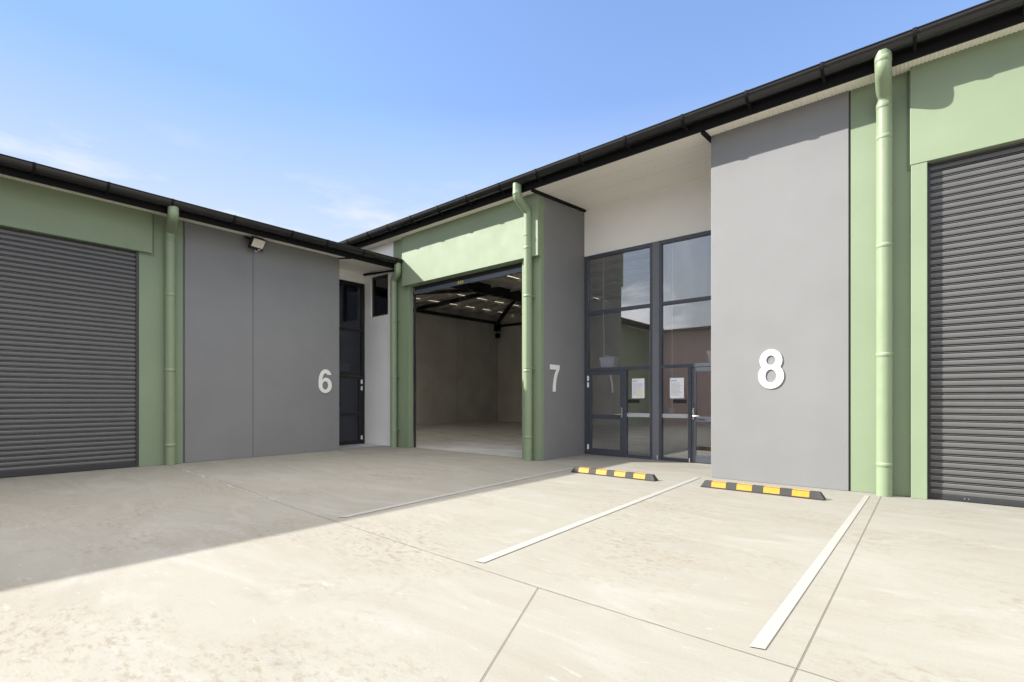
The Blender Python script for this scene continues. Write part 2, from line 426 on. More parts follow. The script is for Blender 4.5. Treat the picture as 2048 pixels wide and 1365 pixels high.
# --- grey panels
m = MB(); m.box(-2.97, -.975, 8.88, 9.05, 0, zr(8.88)); m.box(-2.97, -2.82, 9.05, 10.72, 0, zr(9.05)); m.build('grey_wall_panel', GREY, bR, .008)
m = MB(); m.box(-.975, -.955, 8.905, 9.05, 0, zr(8.9)); m.build('sealant_joint', SEAL, bR)
m = MB(); m.box(-6.82, -6.672, 9.034, 10.88, 0, zr(9.03)); m.build('grey_wall_panel', GREY, bR, .006)
# --- white walls
m = MB(); m.hexa([(-6.67,10.72,4.905),(-2.97,10.72,4.905),(-2.97,10.88,4.905),(-6.67,10.88,4.905),
                  (-6.67,10.72,zr(10.72)),(-2.97,10.72,zr(10.72)),(-2.97,10.88,zr(10.88)),(-6.67,10.88,zr(10.88))])
m.build('white_wall_panel', WHITE, bR)
m = MB(); Z = zr(8.9)
m.box(-13.08, -12.228, 8.90, 9.05, 0, 3.845); m.box(-13.08, -12.228, 8.90, 9.05, 5.055, Z)
m.box(-22.0, -13.08, 8.90, 9.05, 0, Z); m.box(-12.228, -11.972, 8.90, 9.05, 0, Z)
m.build('white_wall_panel', WHITE, bR)
# --- soffits, fascia, roof
def ribs(x0, x1, p, d, n_axis, slope, u0, u1, z0):
    """fine-ribbed eave lining; ribs run from wall to fascia"""
    mb = MB(); n = int((x1-x0)/p); vs = []; fs = []
    for i in range(n+1):
        a = x0 + p*i
        for (aa, dd) in ((a, 0), (a+p*.35, 0), (a+p*.5, d), (a+p*.85, d)):
            for u in (u0, u1): vs.append((aa, u, z0 + slope*(u-u0) - d + dd))
    for i in range(len(vs)//2 - 1): fs.append((2*i, 2*i+2, 2*i+3, 2*i+1))
    return mb, vs, fs
def ribbed_x(name, x0, x1, y0, y1, z0, z1, p=.045, d=.010, parent=None):
    mb, vs, fs = ribs(x0, x1, p, d, 0, (z1-z0)/(y1-y0), y0, y1, z0)
    mb.add(vs, fs); return mb.build(name, CREAM, parent)
ribbed_x('eave_lining', -2.97, 9, 8.58, 8.92, zr(8.58), zr(8.92), parent=bR)
ribbed_x('eave_lining', -22, -6.67, 8.58, 8.92, zr(8.58), zr(8.92), parent=bR)
m = MB(); m.hexa([(-6.67,8.58,zr(8.58)-.005),(-2.97,8.58,zr(8.58)-.005),(-2.97,10.72,zr(10.72)-.005),(-6.67,10.72,zr(10.72)-.005),
                  (-6.67,8.58,zr(8.58)+.01),(-2.97,8.58,zr(8.58)+.01),(-2.97,10.72,zr(10.72)+.01),(-6.67,10.72,zr(10.72)+.01)])
sof = m.build('recess_soffit', LINING, bR)
m = MB(); zz = -.0065
for yy in (9.1, 9.75):
    m.add([(-6.66,yy,zr(yy)+zz),(-2.98,yy,zr(yy)+zz),(-2.98,yy+.006,zr(yy)+zz),(-6.66,yy+.006,zr(yy)+zz)], [(0,1,2,3)])
m.build('lining_joint', simple('lining_gap', (.55, .51, .44), .6), sof)
# dark flashings where the lining meets the two side walls of the recess
for (x0, x1) in ((-6.672, -6.61), (-3.03, -2.972)):
    m = MB(); m.hexa([(x0,8.56,zr(8.56)-.06),(x1,8.56,zr(8.56)-.06),(x1,10.70,zr(10.70)-.06),(x0,10.70,zr(10.70)-.06),
                      (x0,8.56,zr(8.56)-.007),(x1,8.56,zr(8.56)-.007),(x1,10.70,zr(10.70)-.007),(x0,10.70,zr(10.70)-.007)])
    m.build('flashing', BLACK, bR)
m = MB(); m.box(-22, 9, 8.545, 8.578, 5.885, 6.17); m.box(-22, 9, 8.535, 8.545, 5.885, 5.905); m.build('fascia', BLACK, bR)
# roof sheet above, with narrow translucent slots over unit 7 and unseen broad panels added near the eave to brighten the interior
def roof_piece(a, b, y0, y1, mat, name, parent):
    o = .20; mb = MB()
    mb.hexa([(a,y0,zr(y0)+o),(b,y0,zr(y0)+o),(b,y1,zr(y1)+o),(a,y1,zr(y1)+o),
             (a,y0,zr(y0)+o+.03),(b,y0,zr(y0)+o+.03),(b,y1,zr(y1)+o+.03),(a,y1,zr(y1)+o+.03)])
    return mb.build(name, mat, parent)
roof = roof_piece(-22, 9, 8.50, 9.6, FOIL, 'roof', bR)
broad = [(-19.8,-17.4),(-16.2,-14.0),(-12.8,-10.6),(-9.2,-7.2),(-3.8,-2.2),(1.0,2.4),(5.0,6.4)]
slots = [-19.75, -17.6, -15.9, -13.3]
def row(cuts, y0, y1, ts):
    x = -22.0
    for a, b in cuts:
        roof_piece(x, a, y0, y1, FOIL, 'roof_sheet', roof); roof_piece(a, b, y0, y1, TRANSLUCENT, 'slot_or_fill_light', roof); x = b
    roof_piece(x, 9.0, y0, y1, FOIL, 'roof_sheet', roof)
row(broad, 9.6, 13.4, None)
row([(t-.035, t+.035) for t in slots], 13.4, 24.0, None)
# --- gutter, straps
def gut_prof(uc, zc, r=.125, th=.006):
    out = arc((uc, zc), r, 0, -math.pi, 28)                       # front lip -> bottom -> back
    inn = arc((uc, zc), r-th, -math.pi, 0, 28)
    return out + inn
def bead(uc, zc, r=.125): return arc((uc+r-.004, zc+.004), .013, 0, 2*math.pi*(11/12), 11)
def strap_prof(uc, zc, wall_u, wall_z, r=.127, th=.013):
    out = arc((uc, zc), r+th, .12, -math.pi*.58, 18) + [(wall_u, wall_z)]
    inn = [(wall_u, wall_z+.02)] + arc((uc, zc), r, -math.pi*.58, .12, 18)
    return out + inn
fR = lambda t, u, w: (t, -u, w)          # outward is -Y
GYC, GZC = 8.41, 6.12
m = MB(); m.prism(gut_prof(-GYC, GZC), fR, -20, 8.98, smooth=True); m.prism(bead(-GYC, GZC), fR, -20, 8.98, 1, smooth=True)
gutR = m.build('gutter', [GUTTER, BLACK], bR)
random.seed(11)
sx = [-17.7,-16.6,-15.5,-14.45,-13.4,-12.37,-11.45,-10.45,-9.4,-8.41,-7.38,-6.35,-5.30,-4.31,-3.25,-2.24,-1.23,-.2,.82,1.85,2.9,3.9]
for s in sx:
    m = MB(); m.prism(strap_prof(-GYC, GZC, -8.546, 5.955), fR, s-.021, s+.021); m.box(s-.016, s+.016, 8.539, 8.545, 5.93, 6.2)
    m.box(s+.05, s+.10, 8.528, 8.545, 5.945, 5.985); m.build('gutter_strap', BLACK, gutR)
# --- downpipes
PR = .094
def downpipe(path, collars, parent, elbow_r=.13, clip=None, mat=None, rings=()):
    p = fillet(path, elbow_r)
    m = MB(); m.tube(p, PR, 24); dp = m.build('downpipe', mat or GREEN_PIPE, parent)
    bx, by = path[-1][0], path[-1][1]
    for z in collars:
        m = MB(); m.tube([(bx,by,z-.06),(bx,by,z-.058),(bx,by,z+.0),(bx,by,z+.002)], [PR, PR+.0025, PR+.0035, PR], 24)
        m.build('pipe_collar', mat or GREEN_PIPE, dp)
    for (c, t) in rings:
        c = Vector(c); t = Vector(t).normalized()
        m = MB(); m.tube([c-t*.04, c-t*.038, c+t*.038, c+t*.04], [PR, PR+.003, PR+.003, PR], 24)
        m.build('pipe_collar', mat or GREEN_PIPE, dp)
    if clip:
        for z in clip:
            m = MB(); m.tube([(bx,by,z-.012),(bx,by,z+.012)], PR+.008, 24)
            m.box(bx+PR*.6, bx+PR+.035, by+.05, by+PR+.004, z-.012, z+.012)
            m.build('pipe_clip', mat or GREEN_PIPE, dp)
    return dp
downpipe([(-.535,8.41,6.03),(-.535,8.41,5.80),(-.545,8.775,5.60),(-.545,8.775,0)], [5.06,3.54,2.01,.47], bR,
         rings=[((-.535,8.41,5.93),(0,0,1)), ((-.545,8.775,5.47),(0,0,1))])
downpipe([(-6.935,8.41,6.03),(-6.935,8.41,5.74),(-6.925,8.775,5.53),(-6.925,8.775,0)], [4.75,3.68,2.02,.55], bR,
         clip=[5.0,3.65,2.05], rings=[((-6.935,8.41,5.82),(0,0,1))])
# --- roller door of unit 8, closed
def slat_profile(z0, z1, p=.0915):
    pr = []; z = z0
    while z < z1 - p*.5:
        for u, w in ((-.028, .0), (.006, .002), (.0105, .010), (.0125, .031), (.0105, .052), (.006, .060), (-.028, .062), (-.028, .0715), (.005, .0725), (.005, .0795), (-.028, .0805)):
            if z + w <= z1: pr.append((u, z + w))
        z += p
    return pr
def roller_curtain(fn, a, b, z0, z1, parent):
    m = MB(); pr = slat_profile(z0, z1); m.strip(pr, fn, a, b)
    return m.build('roller_door', SLAT, parent)
rd = roller_curtain(lambda t, u, w: (t, 8.922 - u, w), -.07, 4.44, .075, 4.62, bR)
m = MB(); m.box(-.07, 4.44, 8.908, 8.945, .006, .075); m.build('bottom_rail', SLAT_DK, rd, .006)
for a, b in ((-.078, -.045), (4.41, 4.448)): m = MB(); m.box(a, b, 8.9, 8.906, .004, 4.56); m.build('door_guide', SLAT_DK, rd)
for xx in (.30, .34):
    m = MB(); m.tube([(xx, 8.902, .045), (xx, 8.908, .045)], .007, 8); m.build('rivet', STEEL, rd)
# --- roller door of unit 7, rolled up; only its bottom rail shows under the lintel
m = MB(); m.box(-11.26, -7.195, 9.10, 9.14, 4.43, 4.56, 0)
rd7 = m.build('roller_door', SLAT_DK, bR)
m = MB(); m.box(-11.25, -7.2, 9.07, 9.13, 4.36, 4.43); m.box(-11.25, -7.2, 9.06, 9.10, 4.325, 4.36); m.build('bottom_rail', RAIL_BLUE, rd7, .006)
m = MB(); m.tube([(-11.25, 9.45, 4.85), (-7.2, 9.45, 4.85)], .3, 28); m.build('door_roll', SLAT, rd7)
m = MB(); m.box(-9.46, -9.26, 9.052, 9.06, 4.345, 4.415); m.build('warning_label', simple('yellow_label', (.75, .58, .12), .5), rd7)
for a in (-9.42, -9.34): m = MB(); m.box(a, a+.04, 9.0495, 9.0515, 4.36, 4.4); m.build('warning_symbol', INK_DK, rd7)
for a, b in ((-11.258, -11.22), (-7.235, -7.198)): m = MB(); m.box(a, b, 9.06, 9.12, .004, 4.32); m.build('door_guide', SLAT_DK, rd7)

# --- glazed shopfront
def pane(x0, x1, y, z0, z1, parent, mat=None):
    m = MB(); m.box(x0, x1, y, y+.008, z0, z1); return m.build('glass_pane', mat or GLASS, parent)
YF = 10.72
m = MB()
def vbar(x0, x1, z0, z1, y0=YF, y1=YF+.11): m.box(x0, x1, y0, y1, z0, z1)
def hbar(x0, x1, z0, z1, y0=YF+.003, y1=YF+.107): m.box(x0, x1, y0, y1, z0, z1)
HEAD, MID, TR = (4.825, 4.90), (3.455, 3.53), (2.052, 2.125)
vbar(-6.665, -6.575, .004, 4.90); vbar(-4.945, -4.888, .004, 4.90)
hbar(-6.575, -4.945, *HEAD); hbar(-6.575, -4.945, *MID); hbar(-6.575, -4.945, *TR)
vbar(-5.600, -5.535, .004, 2.052); hbar(-5.535, -4.945, .004, .07)
fr7 = m.build('window_frame', FRAME, bR, .004)
for z0, z1 in ((2.125, 3.455), (3.53, 4.825)): pane(-6.575, -4.945, YF+.05, z0, z1, fr7)
pane(-5.535, -4.945, YF+.05, .07, 2.052, fr7)
m = MB(); m.box(-4.886, -4.727, YF+.004, YF+.12, .004, 4.90); m.build('party_mullion', simple('grey_mullion', (.16, .165, .185), .45), bR, .004)
m = MB()
vbar(-4.725, -4.668, .004, 4.90); vbar(-3.04, -2.972, .004, 4.90)
hbar(-4.668, -3.04, *HEAD); hbar(-4.668, -3.04, *MID); hbar(-4.668, -3.04, *TR)
vbar(-4.072, -4.007, .004, 2.052); hbar(-4.668, -4.072, .004, .07)
fr8 = m.build('window_frame', FRAME, bR, .004)
for z0, z1 in ((2.125, 3.455), (3.53, 4.825)): pane(-4.668, -3.04, YF+.05, z0, z1, fr8)
pane(-4.668, -4.072, YF+.05, .07, 2.052, fr8)
for (x0, x1, f) in ((-5.535, -4.945, fr7), (-4.668, -4.072, fr8)):
    m = MB(); m.box(x0+.002, x1-.002, YF+.046, YF+.0485, .95, 1.04); m.build('safety_strip', FILM, f)
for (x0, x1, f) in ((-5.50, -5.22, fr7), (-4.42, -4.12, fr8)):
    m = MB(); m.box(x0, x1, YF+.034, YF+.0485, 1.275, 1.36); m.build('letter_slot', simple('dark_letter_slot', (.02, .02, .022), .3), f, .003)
def glass_door(x0, x1, hinge_left, parent, fmat=None):
    m = MB(); s = .095; y0, y1 = YF+.012, YF+.062
    m.box(x0, x0+s, y0, y1, .012, 2.045); m.box(x1-s, x1, y0, y1, .012, 2.045)
    m.box(x0+s, x1-s, y0+.002, y1-.002, .012, .16); m.box(x0+s, x1-s, y0+.002, y1-.002, 1.955, 2.045)
    m.box(x0+s, x1-s, y0+.002, y1-.002, .885, .99)
    d = m.build('entry_door', fmat or FRAME, parent, .004)
    pane(x0+s, x1-s, YF+.034, .16, .885, d); pane(x0+s, x1-s, YF+.034, .99, 1.955, d)
    lx = x1-.045 if hinge_left else x0+.045; sg = -1 if hinge_left else 1
    m = MB(); m.box(lx-.02, lx+.02, y0-.014, y0-.002, .93, 1.17)
    m.tube([(lx, y0-.012, 1.005), (lx, y0-.055, 1.005), (lx+sg*.015, y0-.062, 1.005), (lx+sg*.145, y0-.062, 1.005)], .011, 10)
    m.tube([(lx, y0-.016, 1.10), (lx, y0-.03, 1.10)], .018, 12)
    m.build('handle', STEEL, d, .002)
    hx = x0-.005 if hinge_left else x1+.005
    for z in (1.88, 1.72, .19):
        m = MB(); m.tube([(hx, y0-.014, z-.065), (hx, y0-.014, z-.022)], .013, 10); m.tube([(hx, y0-.014, z+.022), (hx, y0-.014, z+.065)], .013, 10)
        m.tube([(hx, y0-.014, z-.02), (hx, y0-.014, z+.02)], .015, 10); m.box(hx-.028, hx+.028, y0-.004, y0-.0005, z-.055, z+.055)
        m.build('hinge', PLASTIC_W, d)
    return d
glass_door(-6.57, -5.604, True, bR)
d8 = glass_door(-4.002, -3.044, False, bR)
for xx in (-4.76, -4.035):      # small white door-stop pegs at the mullion foot
    m = MB(); m.tube([(xx, YF-.012, .005), (xx, YF-.012, .10)], .009, 8); m.build('door_peg', PLASTIC_W, bR)
# --- interior shells of units 7 and 8
m = MB(); m.hexa([(-21.2,9.05,0),(-21.0,9.05,0),(-21.0,23.5,0),(-21.2,23.5,0),(-21.2,9.05,zr(9.05)+.5),(-21.0,9.05,zr(9.05)+.5),(-21.0,23.5,zr(23.5)+.5),(-21.2,23.5,zr(23.5)+.5)])
m.build('inner_wall', RAW, bR)
m = MB(); m.box(-21.2, 9.0, 23.5, 23.7, 0, zr(23.5)+.3); m.build('inner_wall', RAW, bR)
for yy in (12.9, 16.5, 20.08): m = MB(); m.box(-21.004, -20.996, yy-.01, yy+.01, 0, 6.1); m.build('panel_joint', INNER_JOINT, bR)
m = MB(); m.box(-20.99, -20.96, 23.49, 23.505, 0, 5.95); m.build('panel_joint', INNER_JOINT, bR)
m = MB(); m.box(-4.87, -4.745, 10.85, 23.5, 0, zr(10.85)); m.build('party_wall', RAW, bR)
m = MB(); m.box(8.8, 9.0, 9.05, 23.5, 0, zr(9)); m.build('inner_wall', RAW, bR)
m = MB(); m.box(-11.26, -7.195, 9.62, 9.75, 5.15, zr(9.6)); m.build('door_head_wall', RAW, bR)
def beam(name, a, b, w, h, parent, mat=BLK_METAL):
    a = Vector(a); b = Vector(b); t = (b-a).normalized(); s = t.cross(Vector((0,0,1))).normalized()*w/2; u = s.cross(t).normalized()*h/2
    m = MB(); c = [a-s-u, a+s-u, b+s-u, b-s-u, a-s+u, a+s+u, b+s+u, b-s+u]; m.hexa(c); return m.build(name, mat, parent)
beam('rafter', (-15.0, 9.1, 6.02), (-15.0, 23.4, 6.34), .2, .42, bR)
beam('rafter_haunch', (-15.0, 17.6, 6.28), (-15.0, 23.3, 6.20), .22, .5, bR)
beam('roof_strut', (-21.0, 17.2, 6.16), (-15.1, 17.1, 6.34), .15, .17, bR)
beam('roof_strut', (-15.0, 18.3, 6.35), (-20.9, 23.3, 6.0), .15, .18, bR)
beam('roof_strut', (-21.0, 13.3, 6.22), (-15.1, 17.0, 6.36), .13, .14, bR)
beam('wall_top_angle', (-20.93, 9.1, 5.98), (-20.93, 23.4, 6.13), .14, .16, bR)
beam('wall_top_angle', (-20.9, 23.44, 5.93), (-4.9, 23.44, 5.93), .12, .14, bR)
m = MB(); m.box(-20.99, -20.68, 23.2, 23.48, 5.62, 6.1); m.box(-20.88, -20.66, 23.2, 23.4, 5.2, 5.45); m.build('corner_bracket', BLK_METAL, bR)
yy = 9.8
while yy < 23.4:
    beam('purlin', (-21, yy, zr(yy)+.13), (9, yy, zr(yy)+.13), .07, .14, bR, simple('galvanised_purlin', (.40, .39, .38), .5, .2)); yy += 1.3
m = MB(); m.add([(-22,9.06,.004),(-6.83,9.06,.004),(-6.83,10.78,.004),(9,10.78,.004),(9,23.6,.004),(-22,23.6,.004)], [(0,1,2,3,4,5)])
fl = m.build('floor', FLOOR); tag(fl, kind='structure')

# --- window in the white wall beside door 6
m = MB(); Y = 8.945
m.box(-13.08, -13.01, Y, Y+.08, 3.845, 5.055); m.box(-12.298, -12.228, Y, Y+.08, 3.845, 5.055)
m.box(-13.01, -12.298, Y+.002, Y+.078, 3.845, 3.915); m.box(-13.01, -12.298, Y+.002, Y+.078, 4.985, 5.055)
w6 = m.build('window_frame', FRAME_BLK, bR, .003); pane(-13.01, -12.298, Y+.04, 3.915, 4.985, w6, GLASS_DK)

# ================================================================== building with unit 6 (front along Y at X = -12.24)
bL = thing('warehouse_building', 'green and dark grey warehouse with closed roller door and number 6', 'building', (-12.24, 3.0, 0), 'warehouse buildings round the yard')
def zl(x): return 5.06 + (-11.66 - x) * .165 if x > -12.44 else 5.19
m = MB(); m.box(-12.44, -12.24, 3.705, 7.34, 0, 5.20); m.build('grey_wall_panel', GREY, bL, .008)
m = MB(); m.box(-12.243, -12.2385, 5.095, 5.101, .005, 5.16); m.box(-12.243, -12.2385, 5.117, 5.123, .005, 5.16); m.build('panel_groove', SEAL_GREY, bL)
m = MB(); m.box(-12.42, -12.252, 3.672, 3.703, 0, 5.19); m.build('sealant_joint', SEAL_GREY, bL)
m = MB(); m.box(-12.42, -12.245, 2.90, 3.67, 0, 5.19); m.build('green_column', GREEN, bL, .006)
m = MB(); m.box(-12.42, -12.245, -5.0, -1.6, 0, 5.19); m.build('green_column', GREEN, bL, .006)
m = MB(); m.box(-12.243, -12.175, -1.9, 3.11, 4.33, 5.17); m.box(-12.42, -12.247, -1.6, 2.90, 4.33, 5.19); m.build('lintel', GREEN, bL, .006)
m = MB(); m.box(-12.244, -12.239, 3.135, 3.15, 4.30, 5.16); m.box(-12.244, -12.239, 2.9, 3.15, 4.285, 4.30); m.build('sealant_joint', SEAL_GREEN, bL)
fL = lambda t, u, w: (u, t, w)           # outward is +X
rdL = roller_curtain(lambda t, u, w: (-12.298 + u, t, w), -1.58, 2.885, .11, 4.36, bL)
m = MB(); m.box(-12.315, -12.272, -1.58, 2.885, .006, .11); m.build('bottom_rail', SLAT_DK, rdL, .006)
for a, b in ((2.855, 2.898), (-1.598, -1.56)): m = MB(); m.box(-12.285, -12.26, a, b, .004, 4.33); m.build('door_guide', SLAT_DK, rdL)
# recess: white return wall inside, soffit, door front
m = MB(); m.box(-13.55, -13.40, 7.2, 8.898, 4.90, 5.25); m.box(-13.55, -12.44, 7.19, 7.34, 0, 5.22); m.build('white_wall_panel', WHITE, bL)
m = MB(); m.hexa([(-13.40,7.34,5.205),(-12.24,7.34,5.185),(-12.24,8.885,5.185),(-13.40,8.885,5.205),(-13.40,7.34,5.25),(-12.24,7.34,5.23),(-12.24,8.885,5.23),(-13.40,8.885,5.25)])
m.hexa([(-12.24,7.34,5.185),(-11.66,7.34,5.075),(-11.66,8.885,5.075),(-12.24,8.885,5.185),(-12.24,7.34,5.23),(-11.66,7.34,5.12),(-11.66,8.885,5.12),(-12.24,8.885,5.23)])
m.build('recess_soffit', CREAM, bL)
p = .045; d = .010; vs = []; fs = []; n = int((7.34+5.0)/p)
for i in range(n+1):
    a = -5.0 + p*i
    for aa, dd in ((a, 0), (a+p*.35, 0), (a+p*.5, d), (a+p*.85, d)):
        vs.append((-11.66, min(aa, 7.34), 5.065+dd)); vs.append((-12.25, min(aa, 7.34), 5.158+dd))
for i in range(len(vs)//2-1): fs.append((2*i, 2*i+2, 2*i+3, 2*i+1))
MB().add(vs, fs).build('eave_lining', CREAM, bL)
m = MB(); m.hexa([(-13.40,8.84,5.15),(-11.70,8.84,5.03),(-11.70,8.89,5.03),(-13.40,8.89,5.15),(-13.40,8.84,5.20),(-11.70,8.84,5.075),(-11.70,8.89,5.075),(-13.40,8.89,5.20)])
m.build('flashing', BLACK, bL); m = MB()
m.hexa([(-12.24,7.30,5.13),(-11.68,7.30,5.03),(-11.68,7.35,5.03),(-12.24,7.35,5.13),(-12.24,7.30,5.175),(-11.68,7.30,5.065),(-11.68,7.35,5.065),(-12.24,7.35,5.175)])
m.build('flashing', BLACK, bL)
m = MB(); m.box(-11.69, -11.655, -5.0, 8.885, 5.045, 5.32); m.build('fascia', BLACK, bL)
m = MB(); m.hexa([(-24,-5,6.05),(-11.62,-5,5.29),(-11.62,8.89,5.29),(-24,8.89,6.05),(-24,-5,6.09),(-11.62,-5,5.33),(-11.62,8.89,5.33),(-24,8.89,6.09)])
m.build('roof', BLACK, bL)
GXC, GZL = -11.525, 5.262
m = MB(); m.prism(gut_prof(GXC, GZL), fL, -5.0, 8.86, smooth=True); m.prism(bead(GXC, GZL), fL, -5.0, 8.86, 1, smooth=True)
m.prism(arc((GXC, GZL), .127, 0, -math.pi, 20), fL, 8.855, 8.868)
gutL = m.build('gutter', [GUTTER, BLACK], bL)
for s in [-4.0,-2.95,-1.9,-.85,.2,1.27,2.25,3.25,4.39,5.65,6.53,7.56,8.60]:
    m = MB(); m.prism(strap_prof(GXC, GZL, -11.654, 5.10), fL, s-.02, s+.02); m.build('gutter_strap', BLACK, gutL)
downpipe([(-11.525,3.29,5.16),(-11.525,3.29,4.97),(-12.125,3.41,4.85),(-12.125,3.41,0)], [3.55,1.99,.44], bL, elbow_r=.10,
         rings=[((-12.125,3.41,4.66),(0,0,1))])
downpipe([(-11.50,8.70,5.16),(-11.50,8.70,4.90),(-11.79,8.775,4.76),(-11.79,8.775,0)], [3.6,2.0,.5], bL, elbow_r=.11, clip=[3.62,2.02,.52])
# door and glazing of unit 6 (faces +X)
XF = -13.40
m = MB()
def bx(y0, y1, z0, z1, x0=XF-.09, x1=XF): m.box(x0, x1, y0, y1, z0, z1)
bx(7.36, 7.44, .004, 4.90); bx(8.80, 8.895, .004, 4.90); bx(7.44, 8.80, 4.80, 4.90); bx(7.44, 8.80, 3.40, 3.49); bx(7.44, 8.80, 2.08, 2.19)
bx(7.72, 7.80, .004, 2.08); bx(7.44, 7.72, .004, .07)
fr6 = m.build('window_frame', FRAME_BLK, bL, .003)
def xpane(y0, y1, z0, z1, parent):
    q = MB(); q.box(XF-.05, XF-.042, y0, y1, z0, z1); q.build('glass_pane', GLASS_DK, parent)
xpane(7.44, 8.80, 3.49, 4.80, fr6); xpane(7.44, 8.80, 2.19, 3.40, fr6); xpane(7.44, 7.72, .07, 2.08, fr6)
m = MB(); x0, x1 = XF-.062, XF-.012
m.box(x0, x1, 7.805, 7.90, .012, 2.07); m.box(x0, x1, 8.70, 8.795, .012, 2.07); m.box(x0+.002, x1-.002, 7.90, 8.70, .012, .13)
m.box(x0+.002, x1-.002, 7.90, 8.70, 1.98, 2.07); m.box(x0+.002, x1-.002, 7.90, 8.70, .86, .96)
d6 = m.build('entry_door', FRAME_BLK, bL, .003)
xpane(7.90, 8.70, .13, .86, d6); xpane(7.90, 8.70, .96, 1.98, d6)
for z in (1.90, 1.70, .20):
    m = MB(); m.tube([(XF+.004, 8.80, z-.065), (XF+.004, 8.80, z+.065)], .014, 10); m.box(XF-.012, XF-.006, 8.765, 8.80, z-.055, z+.055); m.build('hinge', PLASTIC_W, d6)
# shell of unit 6
m = MB(); m.box(-24.0, -23.8, -5, 8.89, 0, 6.0); m.box(-23.8, -12.44, -5.0, -4.85, 0, 5.2); m.build('inner_wall', RAW, bL)
m = MB(); m.add([(-23.8,-4.85,.004),(-12.44,-4.85,.004),(-12.44,8.89,.004),(-23.8,8.89,.004)], [(0,1,2,3)])
tag(m.build('floor', FLOOR), kind='structure')

# ================================================================== opposite building (behind the camera; shows in the glass)
bO = thing('warehouse_building', 'pink rendered warehouse mirrored in the shop glass, opposite the numbered units', 'building', (0, -5.0, 0), 'warehouse buildings round the yard')
m = MB(); m.box(-12.24, 9.0, -5.2, -5.0, 0, 5.0); m.build('rendered_wall', PINK, bO)
m = MB(); m.box(-5.2, -3.9, -4.998, -4.93, 0, 5.0); m.build('grey_column', GREY, bO)
m = MB(); m.box(-11.4, 9.0, -11, -4.85, 5.0, 5.12); m.build('roof', BLACK, bO)
m = MB(); m.prism(gut_prof(-4.72, 5.13), lambda t, u, w: (t, u, w), -11.3, 9.0, smooth=True); m.build('gutter', GUTTER, bO)
m = MB(); pr = slat_profile(.05, 4.2); m.strip(pr, lambda t, u, w: (t, -4.99 + u, w), 1.2, 5.4); m.build('roller_door', SLAT, bO)

# ================================================================== things
# wheel stops
def wheel_stop(loc, label):
    t = thing('wheel_stop', label, 'wheel stop', loc, 'rubber wheel stops')
    L, hb, ht, h, e = .825, .075, .040, .10, .055
    m = MB()
    m.hexa([(-L,-hb,.0),(L,-hb,.0),(L,hb,.0),(-L,hb,.0),(-L,-hb,.012),(L,-hb,.012),(L,hb,.012),(-L,hb,.012)])
    m.hexa([(-L+.004,-hb+.004,.012),(L-.004,-hb+.004,.012),(L-.004,hb-.004,.012),(-L+.004,hb-.004,.012),
            (-L+e,-ht,h),(L-e,-ht,h),(L-e,ht,h),(-L+e,ht,h)])
    b = m.build('rubber_body', RUBBER, None, .004); b.parent = t
    nf = Vector((0, -(h-.012), hb-.004-ht)).normalized()
    nf = Vector((0, -(h-.012), -(ht-hb+.004))).normalized()
    xs = [-.555, -.19, .175, .54]
    for xc in xs:
        w = .105; m = MB()
        for sgn in (-1, 1):
            lo = Vector((0, sgn*(hb-.004-.004), .018)); hi = Vector((0, sgn*(ht+.003), h-.006)); off = Vector((0, sgn*.0025, .002))
            a = [Vector((xc-w, 0, 0))+lo+off, Vector((xc+w, 0, 0))+lo+off, Vector((xc+w, 0, 0))+hi+off, Vector((xc-w, 0, 0))+hi+off]
            m.add(a, [(0,1,2,3)])
        m.add([(xc-w,-ht+.003,h+.0015),(xc+w,-ht+.003,h+.0015),(xc+w,ht-.003,h+.0015),(xc-w,ht-.003,h+.0015)], [(0,1,2,3)])
        q = m.build('yellow_panel', YELLOW, None); q.parent = t
    return t
wheel_stop((-1.955, 7.90, .001), 'black and yellow rubber wheel stop in front of grey panel 8')
wheel_stop((-4.36, 7.93, .001), 'black and yellow rubber wheel stop in front of the glazed entry doors')

# numerals
def poly_sign(name, label, outlines, depth, fn, mat):
    cu = bpy.data.curves.new(name, 'CURVE'); cu.dimensions = '2D'; cu.fill_mode = 'BOTH'; cu.extrude = depth/2; cu.bevel_depth = .0
    for pts in outlines:
        sp = cu.splines.new('POLY'); sp.points.add(len(pts)-1); sp.use_cyclic_u = True
        for q, (a, b) in zip(sp.points, pts): q.co = (a, b, 0, 1)
    o = bpy.data.objects.new('tmp', cu); COL.objects.link(o)
    dg = bpy.context.evaluated_depsgraph_get(); me = bpy.data.meshes.new_from_object(o.evaluated_get(dg))
    bpy.data.objects.remove(o); me.name = name; me.materials.clear(); me.materials.append(mat)
    s = bpy.data.objects.new(name, me); COL.objects.link(s); s.matrix_world = fn
    tag(s, label, 'number sign', 'white unit numbers'); return s
def ell(cx, cy, rx, ry, a0=0, a1=360, n=48):
    return [(cx + rx*math.cos(R(a0+(a1-a0)*i/n)), cy + ry*math.sin(R(a0+(a1-a0)*i/n))) for i in range(n+(0 if abs(a1-a0) >= 360 else 1))]
Hh = .62
